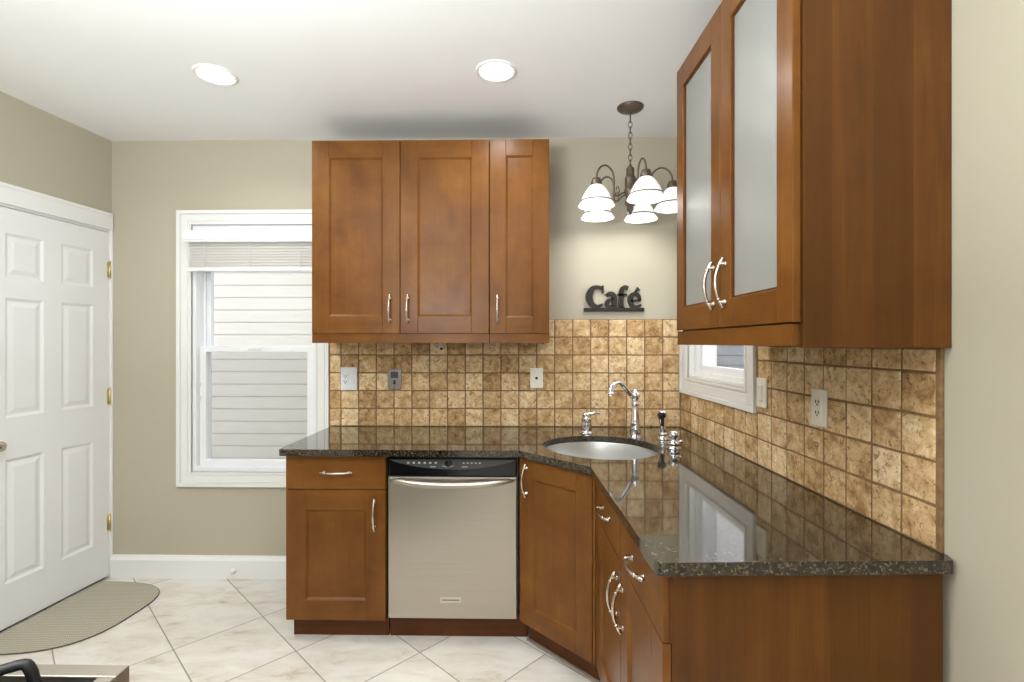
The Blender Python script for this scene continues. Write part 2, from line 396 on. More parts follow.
# ---- windows: local x along the wall, y into the wall
def casing(b, X0, X1, Z0, Z1, wd):
    x0, x1, z0, z1 = X0, X1, Z0, Z1
    steps = [(0, wd, 0.010), (0.0, 0.022, 0.022), (0.028, wd-0.022, 0.015), (wd-0.014, wd, 0.016)]   # measured from the outer edge
    for a, c, d in steps:
        xa, xb, za, zb = x0-wd+a, x1+wd-a, z0-wd+a, z1+wd-a; t = c-a
        b.box(xa, xa+t, -d, 0, za, zb, 'white', 0.002); b.box(xb-t, xb, -d, 0, za, zb, 'white', 0.002)
        b.box(xa+t-0.001, xb-t+0.001, -d, 0, za, za+t, 'white', 0.002); b.box(xa+t-0.001, xb-t+0.001, -d, 0, zb-t, zb, 'white', 0.002)
def frame(b, x0, x1, z0, z1, y0, y1, t, m='vinyl', tb=None, tt=None):
    tb = tb or t; tt = tt or t
    b.box(x0, x0+t, y0, y1, z0, z1, m, 0.002); b.box(x1-t, x1, y0, y1, z0, z1, m, 0.002)
    b.box(x0+t-0.001, x1-t+0.001, y0, y1, z0, z0+tb, m, 0.002); b.box(x0+t-0.001, x1-t+0.001, y0, y1, z1-tt, z1, m, 0.002)
win = thing('window_1', None, None, (0, YB, 0), 0, kind='structure')
b = B(); casing(b, *W1, 0.086); b.obj('casing', win)
x0, x1, z0, z1 = W1
b = B(); frame(b, x0, x1, z0, z1, 0.0, 0.155, 0.022, 'vinyl', 0.03, 0.058); frame(b, x0+0.022, x1-0.022, z0+0.03, z1-0.02, 0.072, 0.08, 0.014); b.obj('window_frame', win)
b = B(); frame(b, x0+0.024, x1-0.024, z0+0.03, 1.395, 0.03, 0.068, 0.040, 'vinyl', 0.036, 0.036)
b.box(-1.66, -1.58, 0.018, 0.03, 1.372, 1.392, 'vinyl', 0.004)
for z in (1.07, 1.15): b.box(x0+0.026, x0+0.036, 0.02, 0.032, z, z+0.022, 'whiteplastic', 0.002)
sash = b.obj('lower_sash', win); b = B(); b.box(x0+0.06, x1-0.06, 0.046, 0.05, z0+0.06, 1.362, 'pane'); b.obj('pane', sash)
b = B(); frame(b, x0+0.024, x1-0.024, 1.36, z1-0.02, 0.084, 0.12, 0.036, 'vinyl', 0.036, 0.04)
sash = b.obj('upper_sash', win); b = B(); b.box(x0+0.055, x1-0.055, 0.1, 0.104, 1.39, z1-0.055, 'pane'); b.obj('pane', sash)
b = B(); b.box(x0+0.03, x1-0.03, 0.138, 0.1395, z0+0.03, 1.385, 'screen'); b.obj('insect_screen', win)
# blind, drawn up
bl = thing('window_blind', 'white slatted blind drawn up at the top of the tall window', 'blind', (0, YB, 0))
b = B(); b.box(-1.985, -1.20, -0.072, -0.024, 2.015, 2.07, 'vinyl', 0.004); b.box(-1.988, -1.197, -0.078, -0.07, 2.008, 2.076, 'vinyl', 0.003); b.box(-1.988, -1.197, -0.084, -0.068, 2.022, 2.045, 'vinyl', 0.004); b.obj('headrail', bl)
b = B()
for k in range(10): b.box(-1.974, -1.215, -0.013, 0.013, -0.0013, 0.0013, 'slat', 0.0006, 1, T((0, -0.046, 1.868+k*0.0165)) @ RX(0.8))
b.obj('slats', bl)
b = B(); b.box(-1.976, -1.213, -0.064, -0.028, 1.838, 1.858, 'vinyl', 0.003); b.obj('bottom_rail', bl)
for x in (-1.87, -1.6, -1.3):
    b = B(); b.tube([(x, -0.066, 1.84), (x, -0.066, 2.01)], 0.0015, 'whiteplastic', 6); b.obj('lift_cord', bl)

win2 = thing('window_2', None, None, (*RC, 0), RA, kind='structure')
b = B(); casing(b, *W2, 0.092); b.obj('casing', win2)
x0, x1, z0, z1 = W2
b = B(); frame(b, x0, x1, z0, z1, 0.0, 0.155, 0.018, 'white'); frame(b, x0+0.018, x1-0.018, z0+0.018, z1-0.018, 0.03, 0.06, 0.02, 'white'); b.obj('window_frame', win2)
b = B(); frame(b, x0+0.03, x1-0.03, z0+0.03, z1-0.03, 0.05, 0.085, 0.045, 'vinyl')
sash = b.obj('sash', win2); b = B(); b.box(x0+0.07, x1-0.07, 0.066, 0.07, z0+0.07, z1-0.07, 'pane'); b.obj('pane', sash)

# outside: lap siding of the house next door, a far wall and lawn
def siding_wall(name, label, w_, h_, m, loc, rz, pitch=0.118):
    b = B(); k = 0
    while k*pitch < h_:
        z = k*pitch; b.box(-w_/2, w_/2, -0.016, 0.0, z+0.010, z+pitch, m); k += 1
    b.box(-w_/2, w_/2, 0.0, 0.03, 0, h_, m)
    return tag(b.obj(name, None, loc, rz), label, 'house wall')
siding_wall('house_siding', 'white lap siding of the house seen through the tall window', 5.0, 4.2, 'siding', (-2.9, 4.75, -0.4), 0)
siding_wall('house_siding', 'low grey blue boarded wall outside the small side window', 5.0, 1.95, 'bluesiding', (3.3, 6.0, -0.4), -0.3)
b = B(); b.box(-9, 9, 3.3, 14, -0.5, -0.4, 'lawn'); tag(b.obj('ground'), kind='structure')

# ------------------------------------------------------------------ backsplashes of tumbled tile
PT = 0.1065
def tile_piece(b, x0, x1, z0, z1):
    g = 0.0033
    t = bmesh.new(); bmesh.ops.create_cube(t, size=1); d = random.uniform(0.0080, 0.0098)
    X0, X1, Z0, Z1 = x0+g, x1-g, z0+g, z1-g
    for v in t.verts:
        j = lambda: random.uniform(-0.0011, 0.0011)
        v.co = Vector(((X0+X1)/2+v.co.x*(X1-X0)+j(), -d/2+v.co.y*d+(j()*0.5 if v.co.y < 0 else 0), (Z0+Z1)/2+v.co.z*(Z1-Z0)+j()))
    bmesh.ops.bevel(t, geom=[e for e in t.edges if all(v.co.y < -d/2 for v in e.verts)], offset=0.0032, segments=2, profile=0.5, affect='EDGES')
    b._take(t, 'tile', False)
Z0T = 0.9155
b = B(); xs = [-1.148] + [-1.078+k*PT for k in range(20)]; xs[-1] = 0.943
b.box(-1.148, 0.943, -0.0066, 0, Z0T, 1.447, 'grout'); b.box(0.092, 0.943, -0.0062, 0, 1.447, 1.5545, 'grout')
for xa, xb in zip(xs, xs[1:]):
    for r in range(6):
        if r == 5 and xa < 0.09: continue
        tile_piece(b, xa, xb, Z0T+r*PT, Z0T+(r+1)*PT)
tag(b.obj('tile_backsplash', None, (0, YB-0.001, 0)), 'tan tumbled stone tile backsplash on the back wall behind the sink', 'backsplash')
b = B(); TL = 1.772; wx = 0.908
b.box(0.012, TL+0.013, -0.0066, 0, Z0T, 1.122, 'grout'); b.box(wx, TL+0.013, -0.0062, 0, 1.122, 1.402, 'grout')
b.box(TL, TL+0.012, -0.0085, 0, Z0T, 1.4, 'grout', 0.002)
xs = [0.012] + [TL-k*PT for k in range(16, -1, -1)]
for xa, xb in zip(xs, xs[1:]):
    for r in range(5):
        za, zb = Z0T+r*PT, min(Z0T+(r+1)*PT, 1.402)
        if r >= 2:
            if xb <= wx+0.01: continue
            tile_piece(b, max(xa, wx), xb, za, zb)
        else: tile_piece(b, xa, xb, za, zb if xa >= wx or r == 0 else min(zb, 1.122))
tag(b.obj('tile_backsplash', None, (RC[0]-0.001, YB, 0), RA), 'tan tumbled stone tile backsplash on the right wall under the glass cabinet', 'backsplash')

# ------------------------------------------------------------------ cabinets (local: x to the right, front towards -y, z up)
def handle_mb(L=0.146, vertical=True, m='nickel'):
    b = B(); n = 20; pts = []; rad = []
    for k in range(n+1):
        s = -1+2*k/n
        pts.append((0, -(0.009+0.023*(1-abs(s)**2.2)), s*L/2)); rad.append(0.0038+0.0022*(1-abs(s))+(0.0022 if abs(s) > 0.82 else 0))
    mt = Matrix.Identity(4) if vertical else RY(PI/2)
    b.tube(pts, rad, m, 10, mt)
    for s in (-1, 1):
        b.tube([(0, 0, s*L*0.40), (0, -0.004, s*L*0.40), (0, -0.0045, s*L*0.40), (0, -0.022, s*L*0.40)], [0.0085, 0.0085, 0.0048, 0.0052], m, 12, mt)
        b.ball((0, -0.0095, s*L*0.5), 0.0062, m, mtx=mt)
        b.tube([(0, -0.0235, s*L*0.32), (0, -0.0215, s*L*0.35)], 0.0072, m, 12, mt)
    return b
HV = handle_mb().obj('handle'); HH = handle_mb(vertical=False).obj('handle')
HVm, HHm = HV.data, HH.data
bpy.data.objects.remove(HV); bpy.data.objects.remove(HH)
def handle(parent, x, y, z, vertical=True):
    o = bpy.data.objects.new('handle', HVm if vertical else HHm); COL.objects.link(o); o.location = (x, y, z); o.parent = parent
    return tag(o, 'curved satin nickel pull')
def shaker(x0, x1, z0, z1, y=0.0, st=0.092, th=0.02, glass=False, rl=None):
    """door mesh with its front at y-th"""
    b = B(); f = y-th; e = 0.0018; rl = rl or st
    b.box(x0, x0+st, f, y, z0, z1, 'wv', e); b.box(x1-st, x1, f, y, z0, z1, 'wv', e)
    b.box(x0+st, x1-st, f, y, z0, z0+rl, 'wh', e); b.box(x0+st, x1-st, f, y, z1-rl, z1, 'wh', e)
    if not glass:
        xa, xb, za, zb = x0+st, x1-st, z0+rl, z1-rl
        t = bmesh.new(); lv = []
        for ins, yy in ((0.0, f+0.0015), (0.010, f+0.0095), (0.010, f+0.0095)):
            lv.append([t.verts.new(c) for c in ((xa+ins, yy, za+ins), (xb-ins, yy, za+ins), (xb-ins, yy, zb-ins), (xa+ins, yy, zb-ins))])
        for k in range(4): t.faces.new((lv[0][k], lv[0][(k+1) % 4], lv[1][(k+1) % 4], lv[1][k]))
        t.faces.new(lv[2]); b._take(t, 'wv')
        b.box(xa-0.01, xb+0.01, f+0.0125, y-0.001, za-0.01, zb+0.01, 'wv')
    else:
        xa, xb, za, zb = x0+st, x1-st, z0+rl, z1-rl
        b.box(xa-0.001, xa+0.006, f+0.006, y, za, zb, 'wk'); b.box(xb-0.006, xb+0.001, f+0.006, y, za, zb, 'wk')
        b.box(xa, xb, f+0.006, y, za-0.001, za+0.006, 'wk'); b.box(xa, xb, f+0.006, y, zb-0.006, zb+0.001, 'wk')
    return b
def slab(x0, x1, z0, z1, y=0.0, th=0.02):
    b = B(); b.box(x0, x1, y-th, y, z0, z1, 'wh', 0.0015); return b
def carcass(w_, d, z0, z1, top=True, shelves=(), m='wp', t=0.018):
    b = B(); b.box(0, t, 0, d, z0, z1, m); b.box(w_-t, w_, 0, d, z0, z1, m); b.box(t, w_-t, 0, d, z0, z0+t, m)
    b.box(t, w_-t, d-0.008, d, z0+t, z1, 'inside')
    if top: b.box(t, w_-t, 0, d-0.008, z1-t, z1, m)
    for z in shelves: b.box(t, w_-t, 0.03, d-0.008, z, z+t, 'inside')
    return b

# wall cabinets on the back wall
UY = 2.655; ZB, ZD0, ZD1 = 1.413, 1.463, 2.487; UD = YB-UY
def wall_cab(label, x0, x1, doors, hsides):
    c = thing('wall_cabinet', label, 'wall cabinet', (x0, UY, ZB)); w_ = x1-x0
    carcass(w_, UD-0.0105, 0.05, ZD1-ZB, True, (0.37, 0.70)).obj('body', c)
    b = B(); b.box(0, w_, -0.014, 0.004, 0, 0.0495, 'wh', 0.001); b.box(0, 0.018, 0.004, UD-0.0125, 0, 0.05, 'wp'); b.box(w_-0.018, w_, 0.004, UD-0.0125, 0, 0.05, 'wp'); b.obj('valance', c)
    n = len(hsides); dw = w_/n
    for k, hs in enumerate(hsides):
        a, e = k*dw+0.0015, (k+1)*dw-0.0015
        d = shaker(a, e, ZD0-ZB, ZD1-ZB, 0.0, 0.092 if dw > 0.4 else 0.085).obj('door', c)
        handle(d, e-0.052 if hs > 0 else a+0.04, -0.02, 1.592-ZB)
    return c
wall_cab('brown two-door wall cabinet hung beside the tall window', -1.112, -0.168, 2, (1, -1))
wall_cab('narrow brown one-door wall cabinet nearest the chandelier', -0.166, 0.15, 1, (-1,))

# glass-door wall cabinet on the right wall
GL0, GL1 = 1.0, 1.805; GDp = 0.345
c = thing('glass_cabinet', 'brown wall cabinet with two glass doors on the right wall', 'glass cabinet', (*RC, 1.406), RA)
b = carcass(GL1-GL0-0.018, GDp-0.004, 0.052, 1.062, True, (0.38, 0.72)); b.bm.transform(T((GL0, -GDp, 0))); b.obj('body', c)
b = B(); b.box(GL1-0.017, GL1, -GDp-0.002, -0.001, -0.004, 1.07, 'wp', 0.001); b.obj('end_panel', c)
b = B(); b.box(GL0, GL1-0.018, -GDp-0.020, -GDp-0.002, 0.0, 0.052, 'wh', 0.001); b.box(GL0, GL0+0.018, -GDp-0.002, -0.012, 0, 0.052, 'wp'); b.obj('valance', c)
gm = (GL0+GL1-0.004)/2
for a, e, hx in ((GL0+0.001, gm-0.0015, gm-0.045), (gm+0.0015, GL1-0.008, gm+0.04)):
    d = shaker(a, e, 0.056, 1.068, -GDp-0.004, 0.070, 0.02, True, 0.085).obj('glass_door', c)
    b = B(); b.box(a+0.066, e-0.066, -GDp-0.014, -GDp-0.010, 0.056+0.08, 1.068-0.08, 'reeded'); tag(b.obj('pane', d), 'textured glass pane')
    handle(d, hx, -GDp-0.024, 0.19)

# base units along the back wall
BY = 2.368; BT = 0.883; KICK = 0.112
c = thing('base_cabinet', 'brown base cabinet with one drawer and one door left of the dishwasher', 'base cabinet', (-1.114, BY, 0))
w_ = 0.477; carcass(w_, 0.60, KICK, BT, False).obj('body', c)
d = slab(0.001, w_-0.002, 0.722, 0.878).obj('drawer_front', c); handle(d, w_/2+0.005, -0.02, 0.803, False)
d = shaker(0.001, w_-0.002, KICK-0.01, 0.718, 0, 0.095).obj('door', c); handle(d, w_-0.053, -0.02, 0.603)
b = B(); b.box(0.013, w_-0.001, 0.037, 0.054, 0, KICK, 'wk', 0.001); b.obj('toe_kick', c)

# dishwasher
c = thing('dishwasher', 'stainless steel dishwasher with black control strip between base cabinets', 'dishwasher', (-0.634, BY, 0)); w_ = 0.622
b = B(); b.box(0.002, w_-0.002, 0.004, 0.585, KICK+0.004, 0.882, 'black'); b.obj('tub', c)
b = B(); b.box(0.008, w_-0.008, -0.022, 0.004, KICK+0.004, 0.782, 'steel', 0.004, 3); fd = b.obj('door', c)
b = B(); b.box(0.008, w_-0.008, -0.020, 0.004, 0.783, 0.868, 'black', 0.006, 3)
cp = tag(b.obj('control_panel', c), 'black control panel')
n = 24; poly = [(0.014, 0.0)] + [(0.014+(w_-0.028)*k/n, -0.046*(1-((k/n-0.5)*2)**2)**0.8) for k in range(1, n)] + [(w_-0.014, 0.0)]
MAT['lcd'] = plain('silver_grey_panel', lin(74, 76, 80), 0.3, 0.4)
b = B(); b.prism(poly, 0, 0.0015, 'lcd', RX(PI/2)); tag(b.obj('control_inlay', cp, (0, -0.020, 0.864)), 'grey curved inlay')
MAT['icon'] = plain('pale_print', lin(200, 204, 208), 0.5)
b = B()
for k in range(6): b.box(0.098+k*0.026, 0.108+k*0.026, -0.0228, -0.0215, 0.845, 0.853, 'icon')
for k in range(5): b.box(0.36+k*0.019, 0.369+k*0.019, -0.0228, -0.0215, 0.846+0.0*k, 0.851, 'icon')
for x in (0.205, 0.355): b.box(x, x+0.028, -0.0228, -0.0215, 0.829, 0.832, 'icon')
for k in range(6): b.box(0.264+k*0.009, 0.270+k*0.009, -0.0228, -0.0215, 0.8325-0.0035*math.sin(PI*k/5), 0.8355-0.0035*math.sin(PI*k/5), 'icon')
tag(b.obj('button', cp), 'printed button marks', kind='stuff')
b = B(); b.lathe([(0.017, 0), (0.017, 0.003), (0.013, 0.004), (0, 0.004)], 'black', 24, RX(PI/2)); tag(b.obj('dial', cp, (0.292, -0.021, 0.847)), 'black round dial')
b = B(); pts = []; n = 24
for k in range(n+1):
    s = -1+2*k/n; pts.append((w_/2+s*(w_/2-0.022), -0.024-0.034*(1-s**4), 0.770-0.018*(1-s*s)))
b.tube(pts, [0.0085+0.0085*(1-(abs(-1+2*k/n))**3) for k in range(n+1)], 'steel', 12)
b.box(0.018, 0.04, -0.03, -0.018, 0.764, 0.78, 'steel', 0.003); b.box(w_-0.04, w_-0.018, -0.03, -0.018, 0.764, 0.78, 'steel', 0.003)
tag(b.obj('door_handle', fd), 'bowed steel bar handle')
MAT['badge'] = plain('badge_silver', lin(206, 198, 186), 0.3, 0.3); MAT['badge2'] = plain('badge_print', lin(132, 120, 106), 0.4)
b = B(); b.box(0.255, 0.352, -0.0245, -0.0215, 0.192, 0.218, 'badge', 0.001); b.box(0.262, 0.345, -0.0249, -0.0244, 0.2015, 0.208, 'badge2'); tag(b.obj('badge', fd), 'small pale maker plate')
b = B(); b.box(0.004, w_+0.045, 0.037, 0.054, 0, KICK-0.0005, 'wk', 0.001); b.obj('toe_kick', c)

# diagonal corner unit under the sink
P1 = Vector((0.002, 2.353)); P2 = Vector((0.306, 2.036)); DA = math.atan2(P2.y-P1.y, P2.x-P1.x); DL = (P2-P1).length
c = thing('corner_cabinet', 'brown diagonal corner base cabinet with one door under the sink', 'base cabinet', (P1.x, P1.y, 0), DA)
Minv = (T((P1.x, P1.y, 0)) @ RZ(DA)).inverted()
def loc2(x, y): v = Minv @ Vector((x, y, 0)); return (v.x, v.y)
wallx = lambda y: RC[0]+(YB-y)*SL
outer = [(P1.x+0.002, P1.y+0.012), (P1.x+0.002, YB-0.02), (wallx(YB)-0.02, YB-0.02), (wallx(2.03)-0.02, 2.06), (P2.x+0.012, P2.y+0.012)]
ol = [loc2(*p) for p in outer]
b = B(); b.prism(ol, KICK, KICK+0.018, 'wp')
for i in range(4):
    p, q = Vector(ol[i]), Vector(ol[i+1]); d_ = (q-p).normalized(); nn = Vector((d_.y, -d_.x))*0.016
    b.prism([p, q, q+nn, p+nn], KICK+0.018, BT, 'wp')
b.box(0.004, DL-0.004, 0.008, 0.02, 0.86, BT, 'wp')
b.obj('body', c)
d = shaker(0.012, DL-0.010, KICK, 0.877, 0.004, 0.085).obj('door', c); handle(d, 0.052, -0.016, 0.78)
b = B(); b.box(-0.0, 0.0115, -0.012, 0.006, KICK, 0.88, 'wv', 0.001); b.obj('filler_or_shadow_strip', c); b = B(); b.box(DL-0.0095, DL+0.004, -0.012, 0.006, KICK, 0.88, 'wv', 0.001); b.obj('filler_or_shadow_strip', c)
b = B(); b.box(-0.002, DL+0.03, 0.050, 0.066, 0, KICK, 'wk', 0.001); b.obj('toe_kick', c)
MAT['strip'] = plain('grey_edge_strip', lin(150, 140, 128), 0.5)
b = B(); b.box(0.0, DL+0.03, 0.030, 0.0495, 0, 0.010, 'strip', 0.003); b.obj('shoe_strip', c)

# right run: two drawers over two doors, end panel towards the camera
FX, FY = 0.3005+0.022, 2.03
c = thing('base_cabinet', 'brown base cabinet with two drawers and two doors on the right side', 'base cabinet', (FX, FY, 0), RA)
RL = 0.872; RD = 0.645
b = B(); tt = 0.018
b.box(0.005, RL-0.018, 0, RD-0.03, KICK, KICK+tt, 'wp'); b.box(0.005, 0.005+tt, 0.002, 0.3, KICK+tt, BT, 'wp'); b.box(RL/2-0.009, RL/2+0.009, 0, RD-0.03, KICK+tt, BT, 'wp'); b.box(0.02, RL-0.018, RD-0.04, RD-0.03, KICK+tt, BT, 'inside')
b.obj('body', c)
b = B(); b.box(RL-0.018, RL, 0.001, RD-0.014, 0, BT, 'wp', 0.001); tag(b.obj('end_panel', c), 'wide dark brown veneer end panel')
b = B(); b.box(RL-0.005, RL+0.0015, -0.006, 0.004, 0.722, BT-0.003, 'wk'); b.obj('filler_or_shadow_strip', c)  # dark strip standing in for the shadow gap beside the near drawer
h2 = (RL-0.004)/2
for k in range(2):
    a, e = 0.004+k*h2+0.0015, 0.004+(k+1)*h2-0.0015
    d = slab(a, e, 0.722, 0.878).obj('drawer_front', c); handle(d, (a+e)/2, -0.02, 0.800, False)
    d = shaker(a, e, KICK, 0.718, 0, 0.092).obj('door', c); handle(d, e-0.04 if k == 0 else a+0.04, -0.02, 0.592)
b = B(); b.box(0.0, RL-0.018, 0.062, 0.078, 0, KICK, 'wk', 0.001); b.obj('toe_kick', c)

# ------------------------------------------------------------------ countertop with the sink cut out
SX, SY, SR = 0.372, 2.405, 0.285
def sink_loop(off, n=64):
    out = []; ux, uy = math.cos(DA), math.sin(DA); vx, vy = -uy, ux
    for k in range(n):
        a = 2*PI*k/n; p = SR*math.cos(a); q = SR*math.sin(a)
        q = q if q > 0 else q*0.86
        s = 1+off/SR; out.append((SX+(ux*p+vx*q)*s, SY+(uy*p+vy*q)*s))
    return out
def round_poly(pts, rads, n=6):
    out = []; N_ = len(pts)
    for i in range(N_):
        p = Vector(pts[i]); a = (Vector(pts[i-1])-p).normalized(); c_ = (Vector(pts[(i+1) % N_])-p).normalized(); r = rads[i]
        if r <= 0: out.append(tuple(p)); continue
        ang = a.angle(c_); d_ = r/math.tan(ang/2); s, e = p+a*d_, p+c_*d_; m_ = p
        for k in range(n+1):
            t = k/n; q = s*(1-t)**2+m_*2*t*(1-t)+e*t*t; out.append((q.x, q.y))
    return out
cpoly = round_poly([(-1.137, YB-0.001), (-1.137, 2.322), (-0.004, 2.312), (0.280, 2.014), (0.3075, 1.138), (0.991, 1.163), (wallx(1.19)-0.001, 1.19), (wallx(YB)-0.001, YB-0.001)], [0, 0.012, 0.02, 0.02, 0.022, 0.006, 0, 0])
t = bmesh.new()
def loop_edges(bm, pts):
    vs = [bm.verts.new((x, y, 0.915)) for x, y in pts]; return [bm.edges.new((vs[i], vs[(i+1) % len(vs)])) for i in range(len(vs))]
es = loop_edges(t, cpoly)+loop_edges(t, sink_loop(0))
bmesh.ops.triangle_fill(t, edges=es, use_beauty=True)
r = bmesh.ops.extrude_face_region(t, geom=t.faces[:])
bmesh.ops.translate(t, verts=[v for v in r['geom'] if isinstance(v, bmesh.types.BMVert)], vec=(0, 0, -0.031))
bmesh.ops.recalc_face_normals(t, faces=t.faces[:])
b = B(); b._take(t, 'granite'); ct = b.obj('countertop')
md = ct.modifiers.new('bevel', 'BEVEL'); md.width = 0.005; md.segments = 3; md.limit_method = 'ANGLE'; md.angle_limit = math.radians(50)
tag(ct, 'dark speckled granite L-shaped countertop on the brown base cabinets', 'countertop')

b = B(); t = bmesh.new(); rings = []
for off, z in ((0.016, 0.8835), (0.003, 0.8835), (0.001, 0.878), (-0.004, 0.80), (-0.012, 0.735), (-0.04, 0.708), (-0.10, 0.700), (-0.235, 0.697)):
    rings.append([t.verts.new((x, y, z)) for x, y in sink_loop(off)])
for p, q in zip(rings, rings[1:]):
    for k in range(64): t.faces.new((p[k], p[(k+1) % 64], q[(k+1) % 64], q[k]))
t.faces.new(rings[-1]); bmesh.ops.recalc_face_normals(t, faces=t.faces[:])
for f in t.faces: f.normal_flip()
b._take(t, 'sinksteel', True)
sk = thing('sink', 'rounded stainless steel sink set in the granite corner', 'sink', (0, 0, 0)); bw = b.obj('basin', sk)
b = B(); b.lathe([(0.042, 0), (0.042, 0.002), (0.03, 0.003), (0.028, -0.004), (0, -0.004)], 'chrome', 24); b.obj('drain', sk, (SX, SY, 0.698))

# faucet set
f = thing('faucet', 'chrome faucet with a curved spout behind the sink', 'faucet', (0.600, 2.640, 0.915))
b = B(); b.lathe([(0.031, 0), (0.031, 0.004), (0.027, 0.007), (0.026, 0.012), (0.022, 0.016), (0.024, 0.022), (0.023, 0.05), (0.021, 0.075), (0.0215, 0.08), (0.020, 0.085), (0.0175, 0.12), (0.0145, 0.165), (0.0145, 0.172), (0.016, 0.176), (0.016, 0.181), (0.0125, 0.185), (0.013, 0.2), (0.018, 0.208), (0.0215, 0.222), (0.0205, 0.232), (0.013, 0.243), (0.006, 0.249), (0.007, 0.254), (0, 0.258)], 'chrome', 28); b.obj('body', f)
dv = Vector((-0.70, -0.71))
sp = [(0.010, 0.214, 0.010), (0.035, 0.228, 0.0098), (0.075, 0.262, 0.0095), (0.115, 0.293, 0.0092), (0.150, 0.300, 0.0092), (0.180, 0.288, 0.0095), (0.192, 0.268, 0.010), (0.194, 0.25, 0.0105)]
sp = spline(sp, 6); b = B(); b.tube([(dv.x*s, dv.y*s, z) for s, z, r in sp], [r*1.12 for s, z, r in sp], 'chrome', 14)
b.tube([(dv.x*0.194, dv.y*0.194, 0.254), (dv.x*0.194, dv.y*0.194, 0.238)], 0.0125, 'chrome', 16); b.obj('spout', f)
f.scale = (1.15, 1.15, 1.0)

f = thing('soap_dispenser', 'small chrome pump dispenser left of the curved faucet', 'soap dispenser', (0.362, 2.775, 0.915))
b = B(); b.lathe([(0.027, 0), (0.027, 0.004), (0.022, 0.008), (0.021, 0.014), (0.022, 0.02), (0.0205, 0.05), (0.019, 0.072), (0.020, 0.078), (0.016, 0.083), (0.011, 0.088), (0, 0.089)], 'chrome', 24); b.obj('body', f)
b = B(); b.tube([(-0.012, -0.004, 0.088), (0.006, -0.006, 0.100), (0.03, -0.01, 0.106), (0.052, -0.014, 0.104)], [0.009, 0.0095, 0.007, 0.0055], 'chrome', 12); b.ball((-0.006, -0.004, 0.096), 0.012, 'chrome'); b.obj('nozzle', f)
f.scale = (1.4, 1.4, 1.08)

f = thing('side_sprayer', 'chrome side sprayer with black trigger right of the faucet', 'sprayer', (0.735, 2.60, 0.915))
b = B(); b.lathe([(0.028, 0), (0.028, 0.004), (0.021, 0.009), (0.018, 0.022), (0.021, 0.028), (0.019, 0.034), (0.012, 0.036), (0, 0.036)], 'chrome', 24); b.obj('holder', f)
b = B(); pts = spline([(0, 0, 0.034, 0.010), (-0.001, 0, 0.055, 0.0125), (-0.004, -0.002, 0.08, 0.0115), (-0.008, -0.004, 0.108, 0.013), (-0.008, -0.006, 0.126, 0.021), (-0.006, -0.006, 0.142, 0.019), (-0.005, -0.005, 0.153, 0.005)], 5)
b.tube([p[:3] for p in pts], [p[3] for p in pts], 'chrome', 16); hd = b.obj('spray_head', f)
f.scale = (1.15, 1.15, 1.0)
b = B(); b.lathe([(0.017, 0), (0.018, 0.006), (0.014, 0.010), (0, 0.011)], 'rubber', 20, T((-0.015, -0.024, 0.128)) @ RX(PI/2)); tag(b.obj('nozzle', hd), 'black spray face')
b = B(); b.box(-0.014, -0.0, -0.021, -0.008, 0.07, 0.112, 'rubber', 0.004); tag(b.obj('trigger', hd), 'black trigger')

f = thing('faucet_valve', 'chrome round valve knob right of the sink rim', 'faucet valve', (0.722, 2.375, 0.915))
b = B(); b.lathe([(0.029, 0), (0.029, 0.004), (0.023, 0.008), (0.021, 0.016), (0.026, 0.020), (0.025, 0.026), (0.013, 0.031), (0.011, 0.042), (0.016, 0.047), (0.0205, 0.056), (0.0195, 0.067), (0.011, 0.074), (0, 0.076)], 'chrome', 24); b.obj('body', f)
b = B(); b.tube([(0.012, 0, 0.03), (0.026, -0.004, 0.031), (0.033, -0.006, 0.031)], [0.005, 0.0055, 0.006], 'chrome', 10); b.obj('lever', f)
f.scale = (1.2, 1.2, 1.12)

